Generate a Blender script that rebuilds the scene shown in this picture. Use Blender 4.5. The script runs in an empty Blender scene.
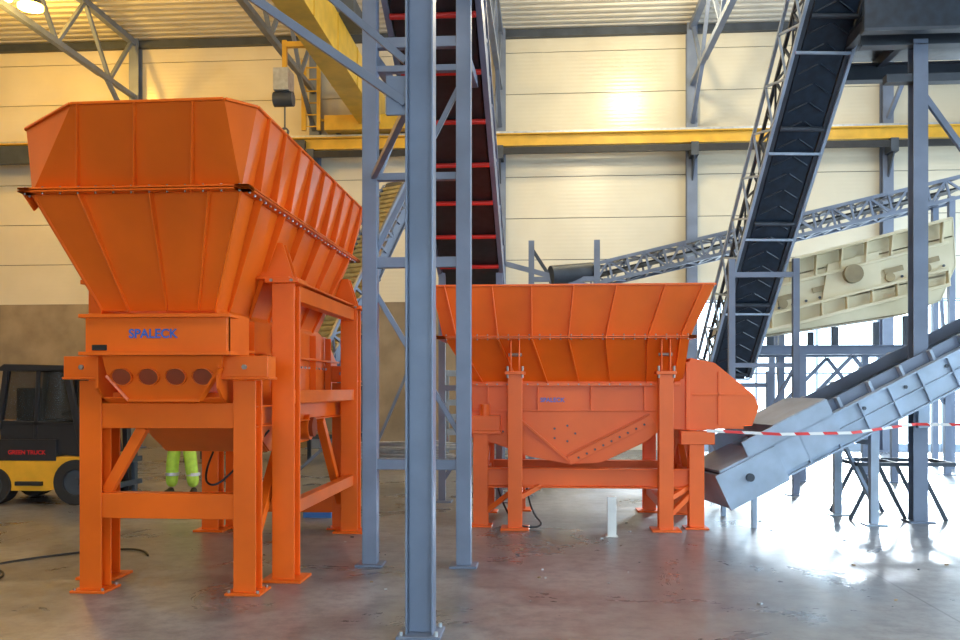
import bpy, math, random
from mathutils import Vector, Matrix
random.seed(4)
V=Vector
scene=bpy.context.scene
try:
    scene.view_settings.view_transform='Standard'; scene.view_settings.exposure=.08
except Exception: pass

# ------------------------------------------------------------------ materials
def mat(name,col,rough=.5,metal=0.,var=.12,scale=3.,bump=0.,emit=None,estr=0,col2=None,detail=6,spec=.5):
    m=bpy.data.materials.new(name); m.use_nodes=True
    nt=m.node_tree; N=nt.nodes; L=nt.links
    b=N['Principled BSDF']
    tc=N.new('ShaderNodeTexCoord'); no=N.new('ShaderNodeTexNoise')
    no.inputs['Scale'].default_value=scale; no.inputs['Detail'].default_value=detail
    L.new(tc.outputs['Object'],no.inputs['Vector'])
    r=N.new('ShaderNodeValToRGB'); L.new(no.outputs['Fac'],r.inputs['Fac'])
    c2=col2 or [min(1,c*(1+var)) for c in col]
    c1=[c*(1-var) for c in col]
    r.color_ramp.elements[0].position=.35; r.color_ramp.elements[1].position=.68
    r.color_ramp.elements[0].color=(*c1,1); r.color_ramp.elements[1].color=(*c2,1)
    L.new(r.outputs['Color'],b.inputs['Base Color'])
    b.inputs['Roughness'].default_value=rough; b.inputs['Metallic'].default_value=metal
    b.inputs['Specular IOR Level'].default_value=spec
    if bump:
        bp=N.new('ShaderNodeBump'); bp.inputs['Strength'].default_value=bump; bp.inputs['Distance'].default_value=.02
        L.new(no.outputs['Fac'],bp.inputs['Height']); L.new(bp.outputs['Normal'],b.inputs['Normal'])
    if emit:
        b.inputs['Emission Color'].default_value=(*emit,1); b.inputs['Emission Strength'].default_value=estr
    return m
ORANGE=mat('orange_paint',(.83,.138,.008),.34,0,.08,1.6,spec=.35)
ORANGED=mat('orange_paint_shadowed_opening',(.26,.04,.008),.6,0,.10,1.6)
ORANGE2=mat('orange_paint_fresh',(.84,.142,.018),.40,0,.08,1.3,spec=.32)
STEEL=mat('blue_grey_painted_steel',(.17,.21,.30),.42,.1,.12,2.5)
STEELD=mat('dark_grey_steel',(.055,.068,.09),.5,.2,.2,3)
STEELL=mat('light_grey_steel',(.36,.45,.58),.38,.05,.14,3)
GALV=mat('galvanised_steel',(.5,.54,.58),.35,.6,.15,8)
BOLT=mat('bolt_zinc',(.34,.28,.24),.4,.5,.15,8)
BLACK=mat('black_rubber_belt',(.014,.015,.018),.5,0,.3,9,.15)
BELTB=mat('chevron_rubber_belt',(.016,.028,.048),.36,0,.3,9,.1)
RED=mat('red_roller_paint',(.65,.03,.02),.4)
YELLOW=mat('crane_yellow_paint',(.66,.40,.04),.4)
CREAM=mat('cream_paint_weathered',(.76,.66,.42),.5,0,.16,1.2,col2=(.78,.70,.50))
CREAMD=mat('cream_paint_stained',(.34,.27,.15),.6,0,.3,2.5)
DARK=mat('dark_opening',(.012,.01,.009),.7)
TYRE=mat('tyre_rubber',(.02,.02,.022),.75)
FYEL=mat('forklift_yellow_paint',(.88,.44,.03),.35)
FBLK=mat('forklift_black_paint',(.02,.02,.025),.4)
BLUE=mat('blue_lettering',(.03,.12,.5),.4)
REDT=mat('red_lettering',(.7,.02,.03),.4)
WHITE=mat('white_plastic',(.75,.76,.75),.4)
TAN=mat('tan_ribbed_belt',(.42,.35,.17),.6,0,.2,6)
HIVIS=mat('hi_vis_fabric',(.60,.95,.10),.7,0,.12,14,.3)
JACKET=mat('dark_work_jacket',(.03,.035,.06),.8)
SKIN=mat('skin',(.62,.36,.25),.5)
REFL=mat('reflective_band',(.75,.77,.78),.3,.3)
WOOD=mat('pallet_wood',(.35,.25,.14),.7,0,.25,10,.2)
BTUB=mat('blue_plastic',(.05,.2,.55),.4)
BOOT=mat('boot_leather',(.03,.02,.015),.6)
CONC=mat('concrete_plinth',(.30,.24,.17),.75,0,.18,1.5,.2)
EXTC=mat('exterior_concrete',(.6,.6,.6),.75,0,.18,1.5,.2)
ROOF=mat('roof_deck_metal',(.58,.56,.50),.45,.1,.06,2)
def glass():
    m=bpy.data.materials.new('dark_cab_glass'); m.use_nodes=True
    b=m.node_tree.nodes['Principled BSDF']; b.inputs['Base Color'].default_value=(.03,.035,.04,1)
    b.inputs['Roughness'].default_value=.05; b.inputs['Alpha'].default_value=.55
    return m
GLASS=glass()
def wallmat():
    m=mat('cream_sandwich_panel',(.70,.65,.52),.26,.05,.05,.7)
    nt=m.node_tree;N=nt.nodes;L=nt.links;b=N['Principled BSDF']
    tc=N.new('ShaderNodeTexCoord'); w=N.new('ShaderNodeTexWave'); w.bands_direction='Z'
    w.inputs['Scale'].default_value=3.; w.inputs['Distortion'].default_value=0
    L.new(tc.outputs['Object'],w.inputs['Vector'])
    n=N.new('ShaderNodeTexNoise'); n.inputs['Scale'].default_value=1.1; L.new(tc.outputs['Object'],n.inputs['Vector'])
    ad=N.new('ShaderNodeMath'); ad.operation='MULTIPLY_ADD'; L.new(n.outputs['Fac'],ad.inputs[0]); ad.inputs[1].default_value=2.; L.new(w.outputs['Fac'],ad.inputs[2])
    bp=N.new('ShaderNodeBump'); bp.inputs['Strength'].default_value=.06; bp.inputs['Distance'].default_value=.02
    L.new(ad.outputs[0],bp.inputs['Height']); L.new(bp.outputs['Normal'],b.inputs['Normal'])
    return m
WALL=wallmat()
def floormat():
    m=bpy.data.materials.new('polished_concrete_floor'); m.use_nodes=True
    nt=m.node_tree;N=nt.nodes;L=nt.links;b=N['Principled BSDF']
    tc=N.new('ShaderNodeTexCoord')
    n1=N.new('ShaderNodeTexNoise'); n1.inputs['Scale'].default_value=.55; n1.inputs['Detail'].default_value=10; n1.inputs['Roughness'].default_value=.68; n1.inputs['Distortion'].default_value=.8
    n2=N.new('ShaderNodeTexNoise'); n2.inputs['Scale'].default_value=5; n2.inputs['Detail'].default_value=9; n2.inputs['Roughness'].default_value=.75
    for n in (n1,n2): L.new(tc.outputs['Object'],n.inputs['Vector'])
    r=N.new('ShaderNodeValToRGB'); e=r.color_ramp.elements
    e[0].position=.34;e[0].color=(.135,.138,.155,1); e[1].position=.66;e[1].color=(.30,.305,.33,1)
    L.new(n1.outputs['Fac'],r.inputs['Fac'])
    r2=N.new('ShaderNodeValToRGB'); e=r2.color_ramp.elements
    e[0].position=.38;e[0].color=(.5,.5,.5,1); e[1].position=.58;e[1].color=(1,1,1,1)
    L.new(n2.outputs['Fac'],r2.inputs['Fac'])
    mx=N.new('ShaderNodeMix'); mx.data_type='RGBA'; mx.blend_type='MULTIPLY'; mx.inputs[0].default_value=.8
    L.new(r.outputs['Color'],mx.inputs[6]); L.new(r2.outputs['Color'],mx.inputs[7])
    br=N.new('ShaderNodeTexBrick'); br.offset=0; br.inputs['Scale'].default_value=1
    br.inputs['Brick Width'].default_value=30; br.inputs['Row Height'].default_value=9; br.inputs['Mortar Size'].default_value=.010
    br.inputs['Color1'].default_value=(1,1,1,1);br.inputs['Color2'].default_value=(1,1,1,1);br.inputs['Mortar'].default_value=(.5,.5,.5,1)
    mp=N.new('ShaderNodeMapping'); mp.inputs['Location'].default_value=(.9,-3.0,0); mp.inputs['Rotation'].default_value=(0,0,math.radians(90)); L.new(tc.outputs['Object'],mp.inputs['Vector']); L.new(mp.outputs['Vector'],br.inputs['Vector'])
    m2=N.new('ShaderNodeMix'); m2.data_type='RGBA'; m2.blend_type='MULTIPLY'; m2.inputs[0].default_value=1
    L.new(mx.outputs[2],m2.inputs[6]); L.new(br.outputs['Color'],m2.inputs[7]); L.new(m2.outputs[2],b.inputs['Base Color'])
    mr=N.new('ShaderNodeMapRange'); mr.inputs[1].default_value=.35; mr.inputs[2].default_value=.65; mr.inputs[3].default_value=.22; mr.inputs[4].default_value=.45
    L.new(n1.outputs['Fac'],mr.inputs[0]); L.new(mr.outputs[0],b.inputs['Roughness'])
    bp=N.new('ShaderNodeBump'); bp.inputs['Strength'].default_value=.08; bp.inputs['Distance'].default_value=.02
    L.new(n2.outputs['Fac'],bp.inputs['Height']); L.new(bp.outputs['Normal'],b.inputs['Normal'])
    b.inputs['Specular IOR Level'].default_value=.65
    return m
FLOOR=floormat()
def stripemat():
    m=bpy.data.materials.new('red_white_tape'); m.use_nodes=True
    nt=m.node_tree;N=nt.nodes;L=nt.links;b=N['Principled BSDF']
    tc=N.new('ShaderNodeTexCoord'); w=N.new('ShaderNodeTexWave'); w.bands_direction='DIAGONAL'; w.inputs['Scale'].default_value=1.4
    L.new(tc.outputs['Object'],w.inputs['Vector'])
    r=N.new('ShaderNodeValToRGB'); r.color_ramp.interpolation='CONSTANT'
    r.color_ramp.elements[0].color=(.75,.03,.03,1); r.color_ramp.elements[1].position=.5; r.color_ramp.elements[1].color=(.8,.8,.8,1)
    L.new(w.outputs['Fac'],r.inputs['Fac']); L.new(r.outputs['Color'],b.inputs['Base Color'])
    return m
TAPE=stripemat()

# ------------------------------------------------------------------ builder
class B:
    def __init__(s,name): s.n=name; s.v=[]; s.f=[]; s.m=[]; s.sm=[]; s.mats=[]
    def mi(s,m):
        if m not in s.mats: s.mats.append(m)
        return s.mats.index(m)
    def add(s,vs,fs,m,smooth=False):
        o=len(s.v); s.v+= [tuple(v) for v in vs]; k=s.mi(m)
        for f in fs: s.f.append([i+o for i in f]); s.m.append(k); s.sm.append(smooth)
    def box(s,c,size,m,R=None):
        c=V(c); x,y,z=[q/2 for q in size]; vs=[]
        for dz in(-z,z):
            for dx,dy in((-x,-y),(x,-y),(x,y),(-x,y)):
                p=V((dx,dy,dz)); 
                if R: p=R@p
                vs.append(c+p)
        s.add(vs,[(3,2,1,0),(4,5,6,7),(0,1,5,4),(1,2,6,5),(2,3,7,6),(3,0,4,7)],m)
    def bb(s,a,b,m):
        s.box([(a[i]+b[i])/2 for i in range(3)],[abs(b[i]-a[i]) for i in range(3)],m)
    def frame(s,p1,p2,up=None):
        p1=V(p1);p2=V(p2);a=(p2-p1).normalized()
        if up is None: up=V((0,0,1)) if abs(a.z)<.95 else V((0,1,0))
        up=V(up); sd=a.cross(up).normalized(); u=sd.cross(a).normalized()
        return p1,p2,a,sd,u
    def slab(s,p1,p2,sd,u,x0,x1,y0,y1,m):
        vs=[]
        for p in(p1,p2):
            for x,y in((x0,y0),(x1,y0),(x1,y1),(x0,y1)): vs.append(p+sd*x+u*y)
        s.add(vs,[(3,2,1,0),(4,5,6,7),(0,1,5,4),(1,2,6,5),(2,3,7,6),(3,0,4,7)],m)
    def beam(s,p1,p2,w,h,m,kind='box',up=None,t=.012):
        p1,p2,a,sd,u=s.frame(p1,p2,up); W=w/2;H=h/2
        if kind=='box': s.slab(p1,p2,sd,u,-W,W,-H,H,m)
        elif kind=='H':
            s.slab(p1,p2,sd,u,-W,W,-H,-H+t,m); s.slab(p1,p2,sd,u,-W,W,H-t,H,m); s.slab(p1,p2,sd,u,-t/2,t/2,-H+t,H-t,m)
        elif kind=='C':
            s.slab(p1,p2,sd,u,-W,W,-H,-H+t,m); s.slab(p1,p2,sd,u,-W,W,H-t,H,m); s.slab(p1,p2,sd,u,-W,-W+t,-H+t,H-t,m)
        elif kind=='L':
            s.slab(p1,p2,sd,u,-W,W,-H,-H+t,m); s.slab(p1,p2,sd,u,-W,-W+t,-H+t,H,m)
    def cyl(s,p1,p2,r,m,n=16,r2=None,caps=True):
        p1,p2,a,sd,u=s.frame(p1,p2); r2=r if r2 is None else r2; vs=[]
        for p,q in((p1,r),(p2,r2)):
            for i in range(n):
                t=2*math.pi*i/n; vs.append(p+sd*math.cos(t)*q+u*math.sin(t)*q)
        s.add(vs,[(i,(i+1)%n,n+(i+1)%n,n+i) for i in range(n)],m,True)
        if caps: s.add(vs,[tuple(range(n))[::-1],tuple(range(n,2*n))],m)
    def pipe(s,p1,p2,ro,ri,m,n=18):
        p1,p2,a,sd,u=s.frame(p1,p2); vs=[]
        for p,q in((p1,ro),(p2,ro),(p2,ri),(p1,ri)):
            for i in range(n):
                t=2*math.pi*i/n; vs.append(p+sd*math.cos(t)*q+u*math.sin(t)*q)
        fs=[]
        for k in range(4):
            k2=(k+1)%4
            for i in range(n): fs.append((k*n+i,k*n+(i+1)%n,k2*n+(i+1)%n,k2*n+i))
        s.add(vs,fs,m,False)
    def prism(s,pts,axis,a0,a1,m):
        n=len(pts); vs=[]
        for a in(a0,a1):
            for p,q in pts: vs.append({'x':(a,p,q),'y':(p,a,q),'z':(p,q,a)}[axis])
        s.add(vs,[tuple(range(n))[::-1],tuple(range(n,2*n))]+[(i,(i+1)%n,n+(i+1)%n,n+i) for i in range(n)],m)
    def plate(s,pts,t,m):
        pts=[V(p) for p in pts]; nr=(pts[1]-pts[0]).cross(pts[2]-pts[0]).normalized(); n=len(pts)
        vs=[p-nr*t/2 for p in pts]+[p+nr*t/2 for p in pts]
        s.add(vs,[tuple(range(n))[::-1],tuple(range(n,2*n))]+[(i,(i+1)%n,n+(i+1)%n,n+i) for i in range(n)],m)
    def rib(s,pt,pb,nr,dep,t,m,dep2=None):
        pt=V(pt);pb=V(pb);nr=V(nr).normalized(); d2=dep if dep2 is None else dep2
        s.plate([pt,pb,pb+nr*d2,pt+nr*dep],t,m)
    def lattice(s,p1,p2,w,h,n,t,m,tb=None,up=None):
        p1,p2,a,sd,u=s.frame(p1,p2,up); tb=tb or t*.6
        C=[(-w/2,-h/2),(w/2,-h/2),(w/2,h/2),(-w/2,h/2)]
        for x,y in C: s.beam(p1+sd*x+u*y,p2+sd*x+u*y,t,t,m)
        L=(p2-p1).length
        for k in range(4):
            A=C[k];Bq=C[(k+1)%4]
            for i in range(n):
                q0=p1+a*(L*i/n); q1=p1+a*(L*(i+1)/n)
                f=A if i%2==0 else Bq; g=Bq if i%2==0 else A
                s.beam(q0+sd*f[0]+u*f[1],q1+sd*g[0]+u*g[1],tb,tb,m)
                s.beam(q0+sd*A[0]+u*A[1],q0+sd*Bq[0]+u*Bq[1],tb,tb,m)
    def bolt(s,p,nr,m,r=.014,h=.02):
        p=V(p);nr=V(nr).normalized(); s.cyl(p,p+nr*h,r,m,6)
    def obj(s,parent=None,bevel=0,solid=0):
        me=bpy.data.meshes.new(s.n); me.from_pydata(s.v,[],s.f); me.update()
        for m in s.mats: me.materials.append(m)
        for p,k,q in zip(me.polygons,s.m,s.sm): p.material_index=k; p.use_smooth=q
        o=bpy.data.objects.new(s.n,me); scene.collection.objects.link(o)
        import bmesh
        bm=bmesh.new(); bm.from_mesh(me); bmesh.ops.recalc_face_normals(bm,faces=bm.faces); bm.to_mesh(me); bm.free()
        if solid:
            md=o.modifiers.new('sheet','SOLIDIFY'); md.thickness=solid; md.offset=0
        if bevel:
            md=o.modifiers.new('bevel','BEVEL'); md.width=bevel; md.segments=1; md.limit_method='ANGLE'; md.angle_limit=.7
        if parent: o.parent=parent
        return o
def empty(name,loc=(0,0,0)):
    e=bpy.data.objects.new(name,None); scene.collection.objects.link(e); e.empty_display_size=.2; return e
def text(name,body,loc,rot,size,m,parent):
    c=bpy.data.curves.new(name,'FONT'); c.body=body; c.size=size; c.extrude=.002; c.align_x='CENTER'; c.align_y='CENTER'
    c.offset=size*.02
    o=bpy.data.objects.new(name,c); o.location=loc; o.rotation_euler=rot; c.materials.append(m)
    scene.collection.objects.link(o)
    if parent: o.parent=parent
    return o
def curve(name,pts,r,m,parent=None):
    c=bpy.data.curves.new(name,'CURVE'); c.dimensions='3D'; c.bevel_depth=r; c.bevel_resolution=3
    sp=c.splines.new('NURBS'); sp.points.add(len(pts)-1)
    for p,q in zip(sp.points,pts): p.co=(*q,1)
    sp.use_endpoint_u=True; sp.order_u=3
    c.materials.append(m); o=bpy.data.objects.new(name,c); scene.collection.objects.link(o)
    if parent:o.parent=parent
    return o

def lerp(a,b,t): return V(a)*(1-t)+V(b)*t

# ------------------------------------------------------------------ room shell
WY=25.; RX0=-22.; RX1=15.; HT=11.6; FY=-14.
b=B('floor'); b.bb((RX0-1,FY-1,-.2),(RX1+1,WY+.3,0),FLOOR); b.obj()
b=B('exterior_ground'); b.bb((-60,WY+.3,-.25),(80,90,-.02),EXTC); b.bb((-60,-60,-.25),(80,FY-1,-.02),EXTC); b.bb((RX1+1,FY-1,-.25),(80,WY+.3,-.02),EXTC); b.obj()
cols=[-16.85,-11.65,-6.45,-1.25,3.95,9.1]
# back wall with two big openings
b=B('wall_back')
z=4.1; 
rows=[]
while z<HT: rows.append((z,min(z+1.15,HT))); z+=1.15
xs=[RX0]+cols+[RX1]
for i in range(len(xs)-1):
    for z0,z1 in rows: b.bb((xs[i]+.012,WY,z0+.009),(xs[i+1]-.012,WY+.12,z1-.009),WALL)
b.bb((RX0,WY+.04,4.1),(RX1,WY+.2,HT),STEELD)
b.bb((RX0,WY-.03,0),(-1.25,WY+.2,4.1),CONC)
b.bb((-1.25,WY,0),(3.95,WY+.2,4.1),WALL)
b.bb((13.5,WY,0),(RX1,WY+.2,4.1),WALL)
b.obj()
for k,(x0,x1) in enumerate(((4.1,8.95),(9.25,13.4))):
    b=B('window_%d'%(k+1))
    n=3
    for i in range(n+1):
        x=x0+(x1-x0)*i/n; b.bb((x-.025,WY+.0,0),(x+.025,WY+.1,4.1),STEELL)
    for z in(2.1,4.05): b.bb((x0,WY+.02,z-.025),(x1,WY+.08,z+.025),STEELL)
    b.bb((x0,WY+.02,0),(x1,WY+.1,.2),STEELL)
    b.obj()
b=B('wall_left')
for z0,z1 in rows: b.bb((RX0-.12,FY,z0+.01),(RX0,WY,z1-.01),WALL)
b.bb((RX0-.2,FY,0),(RX0-.04,WY,HT),CONC); b.obj()
# unseen right wall; big open gate added to let in daylight
b=B('wall_right')
for z0,z1 in rows[3:]: b.bb((RX1,FY,z0+.01),(RX1+.12,WY,z1-.01),WALL)
b.bb((RX1+.05,FY,7.55),(RX1+.2,WY,HT),STEELD)
for y0,y1 in((FY,0.),(24.,WY)): b.bb((RX1,y0,0),(RX1+.2,y1,7.55),WALL)
b.obj()
b=B('unseen_wall_front')  # unseen wall added behind the camera; its opening sets the front fill light
b.bb((RX0,FY-.2,6.2),(RX1,FY,HT),WALL); b.bb((RX0,FY-.2,0),(-5,FY,6.2),WALL); b.bb((13.5,FY-.2,0),(RX1,FY,6.2),WALL); b.obj()
# ceiling trapezoid deck
b=B('ceiling'); prof=[]; y=FY
while y<WY: 
    prof+=[(y,HT),(y+.14,HT),(y+.18,HT+.06),(y+.28,HT+.06)]; y+=.32
prof.append((WY+.2,HT))
vs=[];fs=[]
for x in(RX0-.2,RX1+.2):
    for y,z in prof: vs.append((x,y,z))
n=len(prof)
for i in range(n-1): fs.append((i,i+1,n+i+1,n+i))
b.add(vs,fs,ROOF); b.bb((RX0-.2,FY-.2,HT+.08),(RX1+.2,WY+.2,HT+.3),ROOF); b.obj()
# wall columns
for i,x in enumerate(cols):
    b=B('trim_%d'%(i+1)); b.beam((x,WY-.16,0),(x,WY-.16,HT),.28,.26,STEEL,'H',up=(0,1,0),t=.02); b.bb((x-.25,WY-.35,0),(x+.25,WY,.03),STEEL); b.obj()
b=B('trim_7'); b.beam((RX0,WY-.1,HT-.12),(RX1,WY-.1,HT-.12),.16,.2,STEELD); b.obj()
# roof trusses
for x in cols:
    b=B('roof_truss')
    zt=HT-.12; zb=9.95
    b.beam((x,FY,zt),(x,WY-.3,zt),.16,.16,STEEL); b.beam((x,FY,zb),(x,WY-2.2,zb),.14,.14,STEEL)
    b.beam((x,WY-2.2,zb),(x,WY-.3,zb+.0),.12,.12,STEEL)
    y=WY-.4;k=0
    while y>FY+2:
        b.beam((x,y,zt),(x,y-1.3,zb),.09,.09,STEEL); b.beam((x,y-1.3,zb),(x,y-2.6,zt),.09,.09,STEEL); y-=2.6
    b.beam((x,WY-.3,8.9),(x,WY-1.9,zb),.1,.1,STEEL)
    b.obj()
# crane runway on wall
b=B('crane_runway_rail')
b.beam((RX0,WY-.55,8.42),(RX1,WY-.55,8.42),.26,.34,YELLOW,'H',t=.03)
b.bb((RX0,WY-.62,8.59),(RX1,WY-.48,8.66),GALV)
b.bb((RX0,WY-.72,8.02),(RX1,WY-.66,8.2),BLACK)
b.bb((RX0,WY-.75,8.0),(-6.6,WY-.6,8.5),STEELD)
for x in cols: b.bb((x-.1,WY-.75,7.9),(x+.1,WY-.28,8.25),STEELD); b.prism([(WY-.72,7.9),(WY-.28,7.9),(WY-.28,7.3)],'x',x-.02,x+.02,STEELD)
b.obj()
# overhead crane bridge along Y with its hoist
CR=empty('overhead_crane')
b=B('bridge_girder')
xx=-4.75
b.bb((xx-.3,-6,8.85),(xx+.3,WY-.3,9.75),YELLOW)
for y in range(-5,25,2): b.bb((xx-.32,y,8.85),(xx+.32,y+.03,9.75),YELLOW)
b.bb((-6.0,WY-.95,8.70),(-3.6,WY-.4,9.1),YELLOW)
for x in(-5.7,-3.9): b.cyl((x,WY-.62,8.84),(x,WY-.48,8.84),.16,STEELD)
b.bb((-5.4,19,9.75),(-4.1,20.2,10.1),STEELD)
b.obj(CR)
b=B('hoist')
b.bb((-6.2,20.1,8.5),(-5.85,20.6,9.0),GALV); b.cyl((-6.25,20.35,8.35),(-5.8,20.35,8.35),.17,STEELD)
b.beam((-6.0,20.35,9.0),(-6.0,20.35,9.7),.1,.1,YELLOW); b.beam((-6.05,20.35,9.6),(-5.0,20.35,9.6),.12,.12,YELLOW)
b.cyl((-6.0,20.35,8.3),(-6.0,20.35,7.7),.02,STEELD); b.pipe((-6.0,20.32,7.6),(-6.0,20.38,7.6),.1,.06,STEELD)
b.obj(CR)
b=B('crane_ladder')
b.bb((-6.62,WY-1.0,8.7),(-6.5,WY-.9,10.6),YELLOW); b.bb((-6.2,WY-1.0,8.7),(-6.1,WY-.9,10.6),YELLOW)
for i in range(6): b.beam((-6.5,WY-.95,8.8+i*.32),(-6.15,WY-.95,8.8+i*.32),.03,.03,YELLOW)
b.beam((-6.2,WY-.95,9.0),(-5.9,WY-.7,9.0),.06,.06,YELLOW)
b.obj(CR)

# ------------------------------------------------------------------ orange hopper machine seen from its end
M1=empty('orange_feed_hopper')
zt,zf,zb=3.77,3.21,2.33
A=(-3.45,6.33,zt);Bp=(-2.30,6.3,zt);C=(-2.13,6.50,zt);D=(-2.13,10.45,zt);E=(-4.12,10.45,zt);F=(-4.14,6.92,zt)
a=(-3.96,6.70,zf);c=(-2.31,6.68,zf);d=(-2.31,10.5,zf);e=(-3.96,10.5,zf)
a2=(-3.60,7.1,zb);c2=(-2.67,7.1,zb);d2=(-2.67,10.35,zb);e2=(-3.60,10.35,zb)
b=B('hopper_shell')
b.add([A,Bp,C,D,E,F,a,c,d,e],[(0,1,7,6),(1,2,7),(2,3,8,7),(3,4,9,8),(4,5,6,9),(5,0,6)],ORANGE)
b.add([a,c,d,e,a2,c2,d2,e2],[(0,1,5,4),(1,2,6,5),(2,3,7,6),(3,0,4,7)],ORANGE)
b.obj(M1,solid=.014)
b=B('hopper_ribs')
R=[A,Bp,C,D,E,F]
for i in range(6):
    b.beam(V(R[i]),V(R[(i+1)%6]),.05,.02,ORANGE)
for dz in(-.018,.003):
    b.bb((-4.02,6.58,zf+dz),(-2.21,6.70,zf+dz+.014),ORANGE); b.bb((-4.02,10.46,zf+dz),(-2.21,10.60,zf+dz+.014),ORANGE)
    b.bb((-4.02,6.58,zf+dz),(-3.92,10.6,zf+dz+.014),ORANGE); b.bb((-2.33,6.58,zf+dz),(-2.21,10.6,zf+dz+.014),ORANGE)
b.prism([(6.62,zf),(6.95,zf),(6.8,zf-.12)],'x',-4.02,-4.005,ORANGE)
for i in range(30):
    y=6.7+i*.13; b.cyl((-2.25,y,zf-.032),(-2.25,y,zf+.034),.012,GALV if i%2 else BOLT,6); b.cyl((-3.99,y,zf-.032),(-3.99,y,zf+.034),.011,BOLT,6)
for i in range(13):
    x=-3.98+i*.14; b.cyl((x,6.62,zf-.03),(x,6.62,zf+.03),.009,BOLT,6)
for i in range(9):
    t=(i+.6)/9.2
    b.rib(lerp(C,D,t),lerp(c,d,t),V((.95,0,-.3)),.035,.012,ORANGE,.075)
    b.rib(lerp(F,E,t),lerp(a,e,t),V((-.95,0,-.3)),.035,.012,ORANGE,.075)
for i in range(6):
    t=(i+.5)/6
    b.rib(lerp(c,d,t),lerp(c2,d2,t),V((.93,0,-.37)),.075,.012,ORANGE,.03)
    b.rib(lerp(a,e,t),lerp(a2,e2,t),V((-.93,0,-.37)),.075,.012,ORANGE,.03)
for t in(.04,.42,.80):
    b.rib(lerp(A,Bp,t),lerp(a,c,.20+t*.72),V((0,-.85,-.5)),.03,.012,ORANGE,.075)
for t in(.24,.58,.86):
    b.rib(lerp(a,c,t),lerp(a2,c2,t),V((0,-.9,-.4)),.08,.012,ORANGE,.03)
b.rib(a,a2,V((-.5,-.8,-.3)),.02,.02,ORANGE,.02); b.rib(c,c2,V((.5,-.8,-.3)),.02,.02,ORANGE,.02)
b.bb((-3.68,6.96,1.99),(-2.52,7.04,2.27),ORANGE)
b.bb((-3.72,6.92,2.26),(-2.48,7.14,2.29),ORANGE); b.bb((-3.72,6.92,1.96),(-2.48,7.1,1.99),ORANGE)
b.bb((-3.68,7.0,1.97),(-3.66,7.5,2.3),ORANGE); b.bb((-2.54,7.0,1.97),(-2.52,7.5,2.3),ORANGE)
b.bb((-3.62,6.945,2.0),(-3.5,6.96,2.045),DARK)
for s_ in(-1,1):
    xx=-3.135+s_*.5
    b.plate([(-3.135+s_*.465,7.08,2.36),(-3.135+s_*.465,10.36,2.36),(xx,10.6,2.26),(xx,7.1,2.26)],.012,ORANGE)
b.obj(M1,bevel=.003)
b=B('feeder_trough')
side=[(7.05,2.3),(10.6,2.3),(11.15,2.0),(11.15,1.55),(10.3,1.45),(9.8,1.12),(8.4,1.10),(7.9,1.35),(7.15,1.62),(7.05,1.7)]
for xx in(-3.63,-2.63): b.prism(side,'x',xx-.01,xx+.01,ORANGE)
for xx,sg in((-3.65,-1),(-2.61,1)):
    for y in(7.7,8.4,9.1,9.8,10.5): b.bb((min(xx,xx+sg*.07),y,1.5),(max(xx,xx+sg*.07),y+.014,2.28),ORANGE)
    b.bb((min(xx,xx+sg*.08),7.1,2.0),(max(xx,xx+sg*.08),10.9,2.02),ORANGE)
    for i in range(22):
        b.bolt((xx+sg*.012,7.3+i*.15,1.92),(sg,0,0),GALV)
    b.cyl((xx,9.1,1.3),(xx+sg*.2,9.1,1.3),.13,ORANGE,20); b.cyl((xx+sg*.2,9.1,1.3),(xx+sg*.24,9.1,1.3),.10,ORANGED,20)
b.bb((-3.62,7.3,1.62),(-2.64,11.1,1.66),ORANGE)
b.plate([(-3.62,7.9,1.35),(-2.64,7.9,1.35),(-2.64,8.4,1.10),(-3.62,8.4,1.10)],.012,ORANGE)
b.plate([(-3.62,9.8,1.12),(-2.64,9.8,1.12),(-2.64,10.3,1.45),(-3.62,10.3,1.45)],.012,ORANGE)
b.plate([(-3.62,7.15,1.62),(-2.64,7.15,1.62),(-2.64,7.9,1.35),(-3.62,7.9,1.35)],.012,ORANGE)
# flat trapezoid front plate with a row of oval openings (plate leans back towards its lower edge)
zp=lambda z:7.04+(1.965-z)*.28
def P3(x,z,off=0): return V((x,zp(z)-off,z))
b.plate([P3(-3.58,1.965),P3(-2.58,1.965),P3(-2.60,1.86),P3(-2.80,1.60),P3(-3.40,1.60),P3(-3.56,1.80)],.02,ORANGE)
b.beam(P3(-3.40,1.60,.02),P3(-2.80,1.60,.02),.05,.02,ORANGE)
b.beam(P3(-2.60,1.86,.02),P3(-2.80,1.60,.02),.05,.02,ORANGE); b.beam(P3(-3.56,1.80,.02),P3(-3.40,1.60,.02),.05,.02,ORANGE)
for i in range(4):
    cx_=-3.43+i*.225; cz_=1.79; rx,rz=.088,.068; n=20
    ring_=[P3(cx_+rx*math.cos(2*math.pi*j/n),cz_+rz*math.sin(2*math.pi*j/n),.016) for j in range(n)]
    b.add(ring_,[tuple(range(n))],ORANGED)
    for j in range(n):
        p_,q_=ring_[j],ring_[(j+1)%n]; o_=V((0,-.03,0)); b.plate([p_,q_,q_+o_,p_+o_],.006,ORANGE)
b.obj(M1)
b=B('support_frame')
fx=(-3.78,-2.47)
for x0,x1 in((-3.95,-3.64),(-2.62,-2.24)):
    for y0 in(7.12,10.55):
        b.bb((x0,y0,1.79),(x1,y0+.22,1.96),ORANGE); b.bb((x0-.01,y0-.01,1.77),(x1+.01,y0+.23,1.79),ORANGE)
        b.bolt(((x0+x1)/2,y0,1.87),(0,-1,0),BOLT,.022)
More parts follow.
